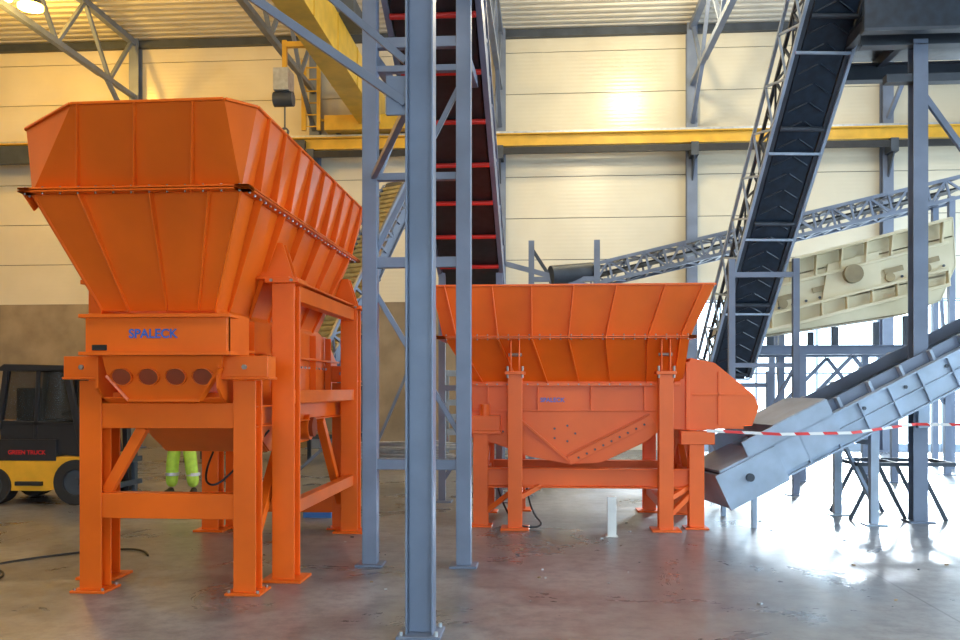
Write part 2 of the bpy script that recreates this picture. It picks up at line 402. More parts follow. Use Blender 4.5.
for x in fx:
    for y in(7.32,10.75):
        b.beam((x,y,.02),(x,y,1.76),.19,.18,ORANGE,'H',up=(0,1,0),t=.014)
        b.bb((x-.15,y-.15,0),(x+.15,y+.15,.022),ORANGE)
        for sx in(-1,1):
            for sy in(-1,1): b.bolt((x+sx*.12,y+sy*.12,.022),(0,0,1),BOLT,.014)
    b.beam((x,7.32,1.46),(x,10.75,1.46),.14,.18,ORANGE,'H')
b.beam((fx[1],7.32,.28),(fx[1],8.4,1.36),.09,.09,ORANGE); b.beam((fx[1],10.75,.28),(fx[1],9.7,1.36),.09,.09,ORANGE)
for y in(7.32,10.75):
    b.beam((fx[0],y,1.47),(fx[1],y,1.47),.14,.21,ORANGE)
b.beam((fx[0],7.32,.72),(fx[1],7.32,.72),.14,.21,ORANGE); b.beam((fx[0],10.75,.3),(fx[1],10.75,.3),.14,.2,ORANGE)
b.beam((fx[0]+.08,7.36,.82),(fx[0]+.40,7.36,1.37),.07,.09,ORANGE)
for sx,x in((-1,-3.97),(1,-2.30)):
    for y in(7.85,10.5):
        b.beam((x,y,.02),(x,y,2.62),.2,.2,ORANGE,'H',up=(0,1,0),t=.015)
        b.bb((x-.18,y-.18,0),(x+.18,y+.18,.025),ORANGE)
        b.bb((x-.15,y-.15,2.62),(x+.15,y+.15,2.66),ORANGE)
        X0=-3.135
        for dy in(-.07,.05): b.prism([(X0+sx*.92,2.66),(X0+sx*.61,2.66),(X0+sx*.74,2.98),(X0+sx*.82,2.98)],'y',y+dy,y+dy+.02,ORANGE)
        for k in(-.09,.09): b.bolt((x+k,y-.15,2.64),(0,-1,0),BOLT)
    b.bb((min(X0+sx*.6,X0+sx*.9),7.7,2.655),(max(X0+sx*.6,X0+sx*.9),10.65,2.675),ORANGE)
    b.beam((x,7.85,1.62),(x,10.5,1.62),.12,.12,ORANGE); b.beam((x,7.85,2.56),(x,10.5,2.56),.12,.14,ORANGE)
b.beam((-2.30,7.85,.62),(-2.30,10.5,.62),.1,.12,ORANGE)
b.obj(M1,bevel=.004)
text('lettering','SPALECK',(-3.12,6.955,2.13),(math.pi/2,0,0),.10,BLUE,M1)
curve('motor_cable',[(-2.6,8.3,1.3),(-2.75,7.9,1.0),(-2.9,7.7,.82),(-3.05,7.8,.9),(-3.1,8.2,1.1)],.010,BLACK,M1)

# ------------------------------------------------------------------ second orange machine seen from its side
M2=empty('orange_vibrating_feeder')
zt,zf,zb=2.92,2.31,1.72; yc=11.71
def ring(x0,x1,hw,z): return [(x0,yc-hw,z),(x1,yc-hw,z),(x1,yc+hw,z),(x0,yc+hw,z)]
r1=ring(-1.38,1.97,1.0,zt); r2=ring(-1.22,1.70,.86,zf); r3=ring(-.88,1.66,.5,zb)
b=B('hopper_shell')
for P,Q in((r1,r2),(r2,r3)):
    b.add(P+Q,[(0,1,5,4),(1,2,6,5),(2,3,7,6),(3,0,4,7)],ORANGE)
b.obj(M2,solid=.014)
b=B('hopper_ribs')
for i in range(4): b.beam(r1[i],r1[(i+1)%4],.05,.025,ORANGE)
for dz in(-.018,.003):
    b.bb((-1.32,yc-.95,zf+dz),(1.78,yc-.85,zf+dz+.014),ORANGE); b.bb((-1.32,yc+.85,zf+dz),(1.78,yc+.95,zf+dz+.014),ORANGE)
    b.bb((-1.32,yc-.95,zf+dz),(-1.2,yc+.95,zf+dz+.014),ORANGE); b.bb((1.68,yc-.95,zf+dz),(1.78,yc+.95,zf+dz+.014),ORANGE)
for i in range(24): b.cyl((-1.2+i*.125,yc-.91,zf-.035),(-1.2+i*.125,yc-.91,zf+.035),.010,BOLT,6)
for t in(.05,.22,.36,.51,.66,.83,.96):
    for sg,k0,k1 in((-1,0,1),(1,3,2)):
        b.rib(lerp(r1[k0],r1[k1],t),lerp(r2[k0],r2[k1],t),V((0,sg*.95,-.2)),.04,.014,ORANGE,.09)
        b.rib(lerp(r2[k0],r2[k1],t),lerp(r3[k0],r3[k1],t),V((0,sg*.9,-.4)),.09,.014,ORANGE,.03)
for t in(.25,.5,.75):
    b.rib(lerp(r1[0],r1[3],t),lerp(r2[0],r2[3],t),V((-1,0,-.2)),.03,.012,ORANGE,.07); b.rib(lerp(r1[1],r1[2],t),lerp(r2[1],r2[2],t),V((1,0,-.2)),.03,.012,ORANGE,.07)
b.obj(M2,bevel=.003)
b=B('feeder_trough')
yn=yc-.55; yf=yc+.55
sp=[(-.92,1.78),(1.63,1.78),(1.76,2.06),(2.05,2.0),(2.52,1.61),(2.58,1.46),(2.5,1.24),(1.9,1.18),(1.42,1.2),(1.25,1.06),(.66,.78),(.30,.76),(-.2,.85),(-.6,1.0),(-.9,1.08)]
for y in(yn,yf): b.prism(sp,'y',y-.01,y+.01,ORANGE2)
b.bb((-.9,yn,1.2),(2.4,yf,1.23),ORANGE2)
b.plate([(1.76,yn,2.06),(1.76,yf,2.06),(2.05,yf,2.0),(2.05,yn,2.0)],.015,ORANGE2)
b.plate([(2.05,yn,2.0),(2.05,yf,2.0),(2.52,yf,1.61),(2.52,yn,1.61)],.015,ORANGE2)
b.plate([(2.52,yn,1.61),(2.52,yf,1.61),(2.58,yf,1.46),(2.58,yn,1.46)],.015,ORANGE2)
b.plate([(-.91,yn,1.08),(-.91,yf,1.08),(-.91,yf,1.78),(-.91,yn,1.78)],.015,ORANGE2)
b.plate([(.66,yn,.78),(.66,yf,.78),(1.25,yf,1.06),(1.25,yn,1.06)],.015,ORANGE2)
b.plate([(-.6,yn,1.0),(-.6,yf,1.0),(.3,yf,.76),(.3,yn,.76)],.015,ORANGE2)
for y,sg in((yn,-1),(yf,1)):
    y1=y+sg*.012
    b.beam((-.9,y1+sg*.03,1.74),(1.63,y1+sg*.03,1.74),.07,.035,ORANGE2)
    b.beam((.28,y1+sg*.012,.80),(1.30,y1+sg*.012,1.32),.03,.11,ORANGE2)
    b.beam((.26,y1+sg*.02,.87),(1.26,y1+sg*.02,1.38),.05,.014,ORANGE2)
    b.beam((-.45,y1+sg*.02,1.42),(.28,y1+sg*.02,.80),.05,.03,ORANGE2)
    b.beam((-.9,y1+sg*.01,1.42),(1.40,y1+sg*.01,1.42),.02,.02,ORANGE2)
    b.beam((1.72,y1+sg*.02,1.2),(1.72,y1+sg*.02,2.02),.04,.05,ORANGE2); b.beam((2.1,y1,1.25),(2.1,y1,1.9),.03,.03,ORANGE2)
    b.beam((1.78,y1,1.62),(2.5,y1,1.62),.03,.03,ORANGE2)
    for i in range(9): b.bolt((.40+i*.1,y1+sg*.026,.845+i*.051),(0,sg,0),STEELD,.014)
    for i in range(5):
        b.bolt((.22+.14*math.cos(i*1.256),y1,1.14+.10*math.sin(i*1.256)),(0,sg,0),STEELD,.014)
    for i in range(5): b.bolt((-.75+i*.11,y1,1.20-.02*i),(0,sg,0),STEELD,.012)
    for i in range(20): b.bolt((-.85+i*.125,y1+sg*.06,1.745),(0,sg,0),BOLT,.010)
    for x in(-.72,-.1,.55,1.2): b.beam((x,y1+sg*.015,1.43),(x,y1+sg*.015,1.72),.014,.06,ORANGE2)
b.cyl((.25,yn+.1,1.0),(.25,yf-.1,1.0),.13,ORANGE,18)
b.obj(M2,bevel=.003)
b=B('support_frame')
for y in(11.07,12.35):
    b.beam((-.8,y,.6),(1.85,y,.6),.14,.24,ORANGE2,'H',t=.018)
    for x in(-.8,1.81):
        b.beam((x,y,.02),(x,y,1.14),.18,.17,ORANGE2,'H',up=(0,1,0),t=.014); b.bb((x-.14,y-.14,0),(x+.14,y+.14,.02),ORANGE2)
    b.bb((-.96,y-.11,1.18),(-.56,y+.11,1.36),ORANGE2); b.bb((1.62,y-.11,1.02),(2.02,y+.11,1.18),ORANGE2)
    b.bb((-.98,y-.12,1.14),(-.54,y+.12,1.18),ORANGE2)
    b.cyl((-.75,y-.02,1.36),(-.75,y-.02,1.5),.06,ORANGE2); 
for x in(-.8,1.81): 
    b.beam((x,11.07,.6),(x,12.35,.6),.12,.16,ORANGE2); b.beam((x,11.07,.15),(x,12.35,.95),.08,.08,ORANGE2)
for x in(-.37,1.42):
    for y,sg in((10.86,-1),(12.56,1)):
        b.beam((x,y,.02),(x,y,1.9),.17,.17,ORANGE2,'H',up=(0,1,0),t=.016); b.bb((x-.17,y-.17,0),(x+.17,y+.17,.025),ORANGE2)
        for kx in(-.05,.05): b.prism([(y-.08,1.9),(y+.08,1.9),(y-sg*.02,2.28),(y+sg*.06,2.28)],'x',x+kx-.008,x+kx+.008,ORANGE2)
        b.bb((x-.12,y-.12,1.86),(x+.12,y+.12,1.9),ORANGE2)
        for kx in(-.09,.09): b.cyl((x+kx,y+sg*.09,1.82),(x+kx,y+sg*.09,1.96),.016,BOLT,8)
        b.cyl((x-.08,y,2.1),(x+.08,y,2.1),.022,BOLT,8)
    b.beam((x,10.86,.3),(x,12.56,.3),.1,.12,ORANGE2)
    b.beam((x,10.86,.35),(x+.3,11.07,.5),.06,.06,ORANGE2)
b.beam((-.8,11.07,.12),(-.37,10.9,.48),.06,.06,ORANGE2); b.beam((1.42,10.9,.12),(1.81,11.07,.48),.06,.06,ORANGE2)
b.obj(M2,bevel=.004)
text('lettering','SPALECK',(.08,yn-.016,1.55),(math.pi/2,0,0),.075,BLUE,M2)
curve('motor_cable',[(-.25,11.2,.55),(-.2,11.0,.2),(0,10.9,.03),(-.3,10.8,.02),(-.5,10.95,.2),(-.6,11.1,.5)],.012,BLACK,M2)

# ------------------------------------------------------------------ conveyors
def conveyor(b,p1,p2,w,rail,belt,idl,rh=.2,th=0,step=1.0,tr=.06,cleat=False,ir=.035):
    p1,p2,a,sd,u=b.frame(p1,p2); L=(p2-p1).length
    for k in(-1,1):
        o=sd*(k*(w/2+.03))
        b.beam(p1+o,p2+o,.06,rh,rail,'C',up=u)
        if th:
            o2=o+u*th; b.beam(p1+o2,p2+o2,tr,tr,rail)
            n=max(2,int(L/(th*1.1)))
            for i in range(n):
                q0=p1+a*(L*i/n);q1=p1+a*(L*(i+1)/n)
                b.beam(q0+o,q0+o2,tr*.7,tr*.7,rail)
                if i%2==0: b.beam(q0+o,q1+o2,tr*.6,tr*.6,rail)
                else: b.beam(q0+o2,q1+o,tr*.6,tr*.6,rail)
    b.slab(p1,p2,sd,u,-w/2+.02,w/2-.02,rh*.3,rh*.3+.02,belt)
    b.slab(p1,p2,sd,u,-w/2+.02,w/2-.02,-rh*.45,-rh*.45+.02,belt)
    n=int(L/step)
    for i in range(n+1):
        q=p1+a*(step*i+.1)
        b.cyl(q-sd*w/2-u*(rh*.45+ir+.005),q+sd*w/2-u*(rh*.45+ir+.005),ir,idl,10)
    if cleat:
        n=int(L/.28)
        for i in range(n):
            q=p1+a*(.28*i+.1)-u*(rh*.45+.008)
            for k in(-1,1): b.beam(q+sd*(k*(w/2-.06)),q+a*.14+sd*(k*.02),.02,.018,belt)
    for p in(p1,p2): b.cyl(p-sd*(w/2-.02),p+sd*(w/2-.02),rh*.5,STEELD,18)
    return p1,p2,a,sd,u
SC=empty('steep_belt_conveyor')
b=B('belt_and_frame')
P1=(-1.12,14.0,3.25);P2=(-1.12,7.0,6.4)
p1,p2,ax,sd,u=conveyor(b,P1,P2,.86,STEEL,BLACK,RED,rh=.26,th=.45,step=.78,ir=.03)
for k in(-1,1):
    b.slab(p1,p2,sd,u,k*.44-.01,k*.44+.01,-.1,.5,BLACK)
for x in(-1.55,-.69): b.beam((x,13.4,0),(x,13.4,3.5),.1,.1,STEEL); b.bb((x-.15,13.25,0),(x+.15,13.55,.02),STEEL)
b.beam((-1.55,13.4,.3),(-.69,13.4,1.6),.06,.06,STEEL); b.beam((-1.55,13.4,3.1),(-.69,13.4,1.8),.06,.06,STEEL); b.beam((-1.55,13.4,1.7),(-.69,13.4,1.7),.08,.08,STEEL)
b.obj(SC)
b=B('support_tower')
for x in(-1.68,-.78):
    b.beam((x,8.55,.02),(x,8.55,7.2),.14,.14,STEEL); b.bb((x-.13,8.42,0),(x+.13,8.68,.022),STEEL)
for z,h in((2.9,.1),(.97,.1),(3.72,.07),(5.0,.1),(4.75,.06)): b.beam((-1.68,8.55,z),(-.78,8.55,z),.08,h,STEEL)
for z0,z1 in((2.62,1.25),(3.0,4.6)): b.beam((-1.64,8.58,z0),(-.82,8.58,z1),.04,.05,STEEL)
b.beam((-1.64,8.6,3.68),(-1.35,8.6,4.4),.05,.05,STEEL)
for x in(-1.68,-.78):
    b.beam((x,8.55,4.9),(x,9.9,5.05),.08,.1,STEEL)
b.obj(SC,bevel=.004)
b=B('foreground_steel_column')
cx,cy=-.86,6.15
b.beam((cx,cy,.02),(cx,cy,7.0),.18,.19,STEEL,'H',up=(1,0,0),t=.014)
b.bb((cx-.15,cy-.15,0),(cx+.15,cy+.15,.025),STEEL)
for sx in(-1,1):
    for sy in(-1,1): b.bolt((cx+sx*.12,cy+sy*.12,.025),(0,0,1),GALV,.016,.03)
b.beam((cx-.1,cy,3.66),(-2.9,cy+.1,5.05),.06,.06,STEEL); b.beam((cx-.1,cy,3.95),(-2.6,cy+.15,5.4),.045,.05,STEEL)
b.bb((cx-.24,cy-.01,3.58),(cx-.09,cy+.01,3.85),STEEL); b.beam((cx-.1,cy,3.62),(cx-.78,8.5,3.72),.05,.05,STEEL)
b.obj(bevel=.003)
b=B('ribbed_belt_conveyor')
p1,p2,ax,sd,u=conveyor(b,(-4.15,15.2,1.6),(-2.75,17.2,5.6),.8,STEEL,TAN,STEELD,rh=.22,th=.3,step=1.2)
for i in range(40): q=p1.lerp(p2,i/40); b.beam(q-sd*.38+u*.1,q+sd*.38+u*.1,.05,.05,TAN); b.beam(q-sd*.38-u*.12,q+sd*.38-u*.12,.05,.05,TAN)
for (x,y,z) in((-3.9,15.6,2.2),(-2.9,17.0,5.1)):
    for k in(-.5,.5): b.beam((x+k,y,0),(x+k,y,z),.1,.1,STEEL)
    b.beam((x-.5,y,z-.2),(x+.5,y,z-.2),.08,.08,STEEL)
    b.beam((x-.5,y,.2),(x+.5,y,z*.5),.05,.05,STEEL)
b.obj()
b=B('inclined_truss_conveyor')
p1,p2,ax,sd,u=conveyor(b,(3.28,16.6,1.95),(3.86,10.9,7.9),.62,STEELD,BELTB,STEELD,rh=.2,th=.42,step=1.6,tr=.045,cleat=True)
for i in range(6):
    q=p1.lerp(p2,i/5.5); b.beam(q-sd*.38-u*.13,q+sd*.38-u*.13,.035,.035,STEELL)
for k in(-1,1):
    b.beam(p1+sd*(k*.40)-u*.1,p2+sd*(k*.40)-u*.1,.045,.045,STEELL)
    b.beam(p1+sd*(k*.46)+u*.44,p2+sd*(k*.46)+u*.44,.045,.045,STEELL)
    n=22
    for i in range(n):
        q0=p1.lerp(p2,i/n);q1=p1.lerp(p2,(i+1)/n)
        A_,B_=(-.1,.44) if i%2 else (.44,-.1)
        b.beam(q0+sd*(k*(.40 if A_<0 else .46))+u*A_,q1+sd*(k*(.40 if B_<0 else .46))+u*B_,.03,.03,STEELL)
for y,z in((16.3,2.0),(14.6,3.75)):
    for x in(2.95,3.95): b.beam((x,y,0),(x,y,z),.10,.10,STEEL); b.bb((x-.15,y-.15,0),(x+.15,y+.15,.02),STEEL)
    b.beam((2.95,y,z*.55),(3.95,y,z*.55),.07,.07,STEEL); b.beam((2.95,y,.2),(3.95,y,z*.55),.05,.05,STEEL); b.beam((2.95,y,z-.25),(3.95,y,z-.25),.08,.08,STEEL)
b.obj()
b=B('lattice_gantry_conveyor')
b.lattice((1.0,20,4.15),(8.8,20,5.95),.9,.42,20,.07,STEEL,.045)
f_=b.frame((1.0,20,4.15),(8.8,20,5.95)); b.slab(f_[0],f_[1],f_[3],f_[4],-.35,.35,-.02,.02,BLACK)
for x in(1.3,5.0,8.5):
    z=4.0+(x-1)*.23
    for y in(19.6,20.4): b.beam((x,y,0),(x,y,z),.12,.12,STEEL)
    b.beam((x,19.6,1),(x,20.4,z-.5),.06,.06,STEEL)
b.obj()
b=B('drum_head_station')
b.cyl((.1,18.6,4.02),(.95,18.9,4.12),.2,STEELD,20)
for x in(-.3,.15,1.05):
    b.beam((x,18.7,0),(x,18.7,4.75 if x!=.15 else 4.2),.12,.12,STEEL)
b.beam((-.3,18.7,3.95),(1.05,18.7,3.95),.1,.1,STEEL); b.beam((-.3,18.7,4.6),(.15,18.7,3.9),.07,.07,STEELD)
b.beam((-.9,18.7,4.3),(1.05,18.7,3.75),.08,.1,STEEL)
b.beam((-.9,18.7,0),(-.9,18.7,4.35),.1,.1,STEEL)
b.obj()

# ------------------------------------------------------------------ cream vibrating screen
VS=empty('vibrating_screen')
b=B('screen_box')
Y0,Y1=16.7,18.3
out=[(3.72,3.75),(6.95,4.58),(7.0,3.75),(6.75,3.15),(6.17,2.92),(3.42,2.5),(3.45,2.85)]
for y in(Y0,Y1): b.prism(out,'y',y,y+.03,CREAM)
# decks, end plates and under-pan closing the box between both side walls
b.plate([(3.5,Y0,2.85),(3.5,Y1,2.85),(6.9,Y1,3.6),(6.9,Y0,3.6)],.03,CREAM)
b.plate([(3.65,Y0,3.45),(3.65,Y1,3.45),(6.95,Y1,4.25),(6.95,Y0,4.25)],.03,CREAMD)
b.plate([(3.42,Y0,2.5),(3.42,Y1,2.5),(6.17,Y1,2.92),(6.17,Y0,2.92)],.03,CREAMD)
b.plate([(6.95,Y0,4.58),(6.95,Y1,4.58),(7.0,Y1,3.75),(7.0,Y0,3.75)],.03,CREAM)
b.plate([(7.0,Y0,3.75),(7.0,Y1,3.75),(6.75,Y1,3.15),(6.75,Y0,3.15)],.03,CREAM)
b.plate([(6.75,Y0,3.15),(6.75,Y1,3.15),(6.17,Y1,2.92),(6.17,Y0,2.92)],.03,CREAM)
b.plate([(3.45,Y0,2.85),(3.45,Y1,2.85),(3.42,Y1,2.5),(3.42,Y0,2.5)],.03,CREAM)
def along(x,off,dy=0): return V((x,Y0-.03-dy,3.75+(x-3.72)*.257-off))
# deep flanges and rails on the near wall
for off,wd,dp in((.03,.05,.22),(.42,.05,.10),(.88,.05,.14),(1.15,.06,.18)): b.beam(along(3.62,off,dp/2-.03),along(6.85,off,dp/2-.03),dp,wd,CREAM)
for i in range(8):
    x=3.8+i*.42; b.plate([along(x,.05),along(x,.40),along(x,.40,.08),along(x,.05,.16)],.03,CREAM)
    b.plate([along(x+.1,.90),along(x+.1,1.13),along(x+.1,1.13,.14),along(x+.1,.90,.10)],.03,CREAM)
for i in range(5):
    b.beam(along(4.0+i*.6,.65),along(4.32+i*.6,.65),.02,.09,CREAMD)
for i in range(14): b.bolt(along(3.8+i*.23,.80),(0,-1,0),STEELD,.025,.02)
# bolted exciter mount plate and cross-tube ends
b.prism([(4.75,3.15),(5.75,3.41),(5.7,4.0),(4.85,3.78)],'y',Y0-.07,Y0-.01,CREAM)
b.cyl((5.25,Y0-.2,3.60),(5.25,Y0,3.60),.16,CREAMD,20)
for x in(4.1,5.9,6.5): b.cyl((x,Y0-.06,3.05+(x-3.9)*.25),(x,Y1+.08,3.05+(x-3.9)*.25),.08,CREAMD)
b.plate([(3.3,Y0-.02,2.45),(3.3,Y1,2.45),(3.1,Y1,2.75),(3.1,Y0-.02,2.75)],.03,CREAM)
b.obj(VS,bevel=.004)
b=B('support_frame')
for y in(16.75,18.25):
    b.beam((3.4,y,2.3),(7.6,y,2.3),.16,.16,STEEL,'H')
    for x in(3.9,5.0,6.2):
        b.beam((x,y,2.38),(x,y,2.45+(x-3.4)*.155),.1,.1,STEELD)
    for x in(4.45,6.0,7.5): b.beam((x,y,0),(x,y,2.25),.11,.11,STEEL); b.bb((x-.15,y-.15,0),(x+.15,y+.15,.02),STEEL)
    for x0,x1 in((4.45,5.3),(6.0,5.3),(6.0,6.8),(7.5,6.8)): b.beam((x0,y,1.3),(x1,y,2.2),.06,.06,STEEL)
b.obj(VS)
VS.scale=(1.045,1,1.04)

# ------------------------------------------------------------------ upper right transfer platform and column
b=B('transfer_platform')
PX,PY=4.71,11.8
for x,y in((PX,PY),(9.2,PY),(7.2,13.1),(9.2,13.1)):
    b.beam((x,y,.02),(x,y,6.1),.18,.18,STEEL,'H',up=(0,1,0),t=.016); b.bb((x-.16,y-.16,0),(x+.16,y+.16,.025),STEEL)
for y in(PY,13.1): b.beam((4.0,y,6.15),(9.4,y,6.15),.18,.24,STEELD,'H')
for x in(4.05,PX,6.2,7.7,9.3): b.beam((x,11.5,6.3),(x,13.3,6.3),.1,.14,STEELD)
b.bb((4.0,11.45,6.38),(9.3,13.3,6.42),BELTB)
b.bb((3.9,11.36,6.12),(9.4,11.44,6.55),BELTB)
b.bb((3.9,11.36,6.08),(9.4,11.50,6.12),STEELD)
b.prism([(4.3,6.5),(6.4,6.5),(6.9,8.2),(4.0,8.2)],'y',11.9,13.0,STEELD)
b.beam((4.3,PY,5.62),(9.2,PY,5.62),.14,.1,STEELD)
b.beam((PX+.08,PY,5.4),(6.3,PY,3.2),.06,.07,STEEL)
b.bb((PX-.06,PY-.17,1.2),(PX+.08,PY-.1,1.5),STEELL)
b.obj()

# ------------------------------------------------------------------ low grey discharge conveyor
b=B('grey_discharge_conveyor')
p1,p2,ax,sd,u=b.frame((2.35,11.65,.62),(7.6,12.6,3.2))
w=1.0
for k in(-1,1):
    b.slab(p1,p2,sd,u,k*w/2-.02,k*w/2+.02,-.2,.2,STEELL)
    b.slab(p1,p2,sd,u,k*w/2-.06,k*w/2+.06,.2,.225,STEELL); b.slab(p1,p2,sd,u,k*w/2-.06,k*w/2+.06,-.225,-.2,STEELL)
    b.slab(p1,p2,sd,u,k*w/2-.05,k*w/2+.05,-.01,.012,STEELL)
    # raised skirt boards forming the trough
    b.slab(p1+ax*1.3,p2,sd,u,k*(w/2-.10)-.008,k*(w/2-.10)+.008,.2,.36,STEEL)
    for i in range(10): b.slab(p1+ax*(1.45+i*.45),p1+ax*(1.49+i*.45),sd,u,k*(w/2-.05)-.04,k*(w/2-.05)+.04,.2,.36,STEELL)
    b.slab(p1+ax*.1,p1+ax*1.3,sd,u,k*(w/2+.04)-.02,k*(w/2+.04)+.02,-.15,.42,STEELL)
b.slab(p1,p2,sd,u,-w/2,w/2,.06,.08,BLACK); b.slab(p1,p2,sd,u,-w/2,w/2,-.16,-.14,BLACK)
for i in range(13):
    q=p1+ax*(.35+i*.43); 
    for k in(-1,1): b.slab(q,q+ax*.02,sd,u,k*(w/2+.02),k*(w/2+.06),-.2,.2,STEELL)
for i in range(9): 
    q=p1+ax*(.5+i*.6); b.bolt(q+sd*(w/2+.02)+u*.1,sd,STEELD,.025,.02); b.bolt(q-sd*(w/2+.02)+u*.1,-sd,STEELD,.025,.02)
b.cyl(p1-sd*.48,p1+sd*.48,.19,STEELD,24)
for k in(-1,1):
    b.slab(p1-ax*.38,p1+ax*.45,sd,u,k*.56-.02,k*.56+.02,-.26,.2,STEELL)
    b.cyl(p1+sd*(k*.58),p1+sd*(k*.62),.05,STEELD,16)
b.slab(p1-ax*.36,p1-ax*.33,sd,u,-.56,.56,-.26,.2,STEELL)
b.slab(p1-ax*.3,p1+ax*.3,sd,u,-.55,.55,.2,.23,STEELL)
b.slab(p1+ax*.55,p1+ax*1.3,sd,u,-.54,.54,.40,.43,STEELL)
b.slab(p1+ax*.55,p1+ax*.58,sd,u,-.5,.5,.1,.42,STEELL)
for t in(.31,.72):
    q=p1.lerp(p2,t)
    for k in(-1,1):
        s_=q+sd*(k*.45); b.beam((s_.x,s_.y,0),(s_.x,s_.y,s_.z-.2),.1,.1,STEELL); b.bb((s_.x-.13,s_.y-.13,0),(s_.x+.13,s_.y+.13,.02),STEELL)
    q0=q+sd*.45;q1=q-sd*.45; b.beam((q0.x,q0.y,.25),(q1.x,q1.y,q1.z-.3),.05,.05,STEELL); b.beam((q0.x,q0.y,q0.z-.4),(q1.x,q1.y,q1.z-.4),.06,.06,STEELL)
for k in(-1,1):
    s_=p1+ax*.1+sd*(k*.5); b.beam((s_.x,s_.y,0),(s_.x,s_.y,.42),.06,.06,STEELL)
b.obj(bevel=.003)
b=B('steel_trestle')
for y in(11.9,12.7):
    b.beam((4.0,y,.72),(5.2,y,.72),.05,.05,STEELD); b.beam((3.9,y,0),(4.25,y,.72),.045,.045,STEELD); b.beam((4.6,y,0),(4.25,y,.72),.045,.045,STEELD)
    b.beam((5.1,y,0),(4.75,y,.72),.045,.045,STEELD)
for x in(4.0,4.5,5.2): b.beam((x,11.9,.72),(x,12.7,.72),.05,.05,STEELD)
b.obj()

b=B('barrier_tape')
pts=[(1.92,10.94,1.17),(2.8,10.98,1.13),(3.7,11.2,1.14),(4.6,11.62,1.23),(6.0,11.5,1.22),(7.6,11.5,1.26),(9.15,11.66,1.3)]
for i in range(len(pts)-1): b.plate([pts[i],pts[i+1],V(pts[i+1])+V((0,0,.035)),V(pts[i])+V((0,0,.035))],.003,TAPE)
b.obj()

# ------------------------------------------------------------------ forklift
FK=empty('forklift')
b=B('chassis')
x0=-9.0; fy=12.6
b.prism([(x0,.45),(x0+.05,1.05),(x0+.25,1.2),(x0+1.0,1.2),(x0+1.05,.66),(x0+1.78,.64),(x0+1.84,.70),(x0+2.4,.70),(x0+2.46,.5),(x0+2.46,.35),(x0+1.75,.2),(x0+.95,.2),(x0+.1,.3)],'y',fy,fy+1.2,FYEL)
b.bb((x0+1.02,fy-.012,.64),(x0+1.9,fy+1.212,.95),FBLK)
b.bb((x0+1.0,fy+.05,.9),(x0+1.5,fy+1.15,1.1),FBLK)
b.bb((x0+1.3,fy-.06,.28),(x0+1.7,fy+.02,.34),FBLK)
for y in(fy+.06,fy+1.14):
    b.beam((x0+1.0,y,1.1),(x0+1.12,y,1.96),.08,.09,FBLK); b.beam((x0+2.3,y,.68),(x0+2.02,y,1.96),.08,.08,FBLK)
    b.beam((x0+1.55,y,.9),(x0+1.6,y,1.96),.05,.05,FBLK)
    b.beam((x0+1.02,y,1.2),(x0+2.18,y,1.17),.05,.05,FBLK)
    b.plate([(x0+1.03,y,1.2),(x0+2.17,y,1.2),(x0+2.02,y,1.95),(x0+1.12,y,1.95)],.01,GLASS)
    b.plate([(x0+1.03,y,.8),(x0+2.26,y,.7),(x0+2.18,y,1.2),(x0+1.03,y,1.2)],.03,FBLK)
b.prism([(x0+.95,1.95),(x0+2.14,1.95),(x0+2.04,2.03),(x0+1.1,2.05)],'y',fy+.0,fy+1.2,FBLK)
b.bb((x0+1.15,fy+.35,1.05),(x0+1.6,fy+.85,1.2),FBLK); b.bb((x0+1.08,fy+.35,1.15),(x0+1.2,fy+.85,1.7),FBLK)
b.cyl((x0+1.95,fy+.6,.9),(x0+1.82,fy+.6,1.35),.03,STEELD); b.pipe((x0+1.83,fy+.6,1.33),(x0+1.82,fy+.6,1.36),.18,.155,FBLK)
for y in(fy+.3,fy+.9):
    b.beam((x0+2.55,y,.12),(x0+2.5,y,2.0),.08,.14,FBLK); b.bb((x0+2.62,y-.06,.05),(x0+3.4,y+.06,.1),STEELD); b.bb((x0+2.62,y-.05,.05),(x0+2.68,y+.05,.7),STEELD)
for z in(.5,1.3,1.95): b.beam((x0+2.53,fy+.3,z),(x0+2.53,fy+.9,z),.06,.08,FBLK)
b.cyl((x0+2.52,fy+.6,.3),(x0+2.5,fy+.6,1.9),.05,STEELD)
for z in(.25,.6): b.beam((x0+2.66,fy+.1,z),(x0+2.66,fy+1.1,z),.05,.08,STEELD)
b.obj(FK,bevel=.012)
for k,(x,r) in enumerate(((.95,.27),(2.2,.33))):
    for j,y in enumerate((fy-.04,fy+.99)):
        b=B('wheel_%d'%(k*2+j+1)); X=x0+x
        b.pipe((X,y,r),(X,y+.25,r),r,r*.55,TYRE,28); b.cyl((X,y+.03,r),(X,y+.22,r),r*.56,STEELD,24); b.cyl((X,y+.0,r),(X,y+.03,r),r*.2,STEELD,12); b.obj(FK,bevel=.01)
text('lettering','GREEN TRUCK',(x0+1.46,fy-.016,.76),(math.pi/2,0,0),.085,REDT,FK)

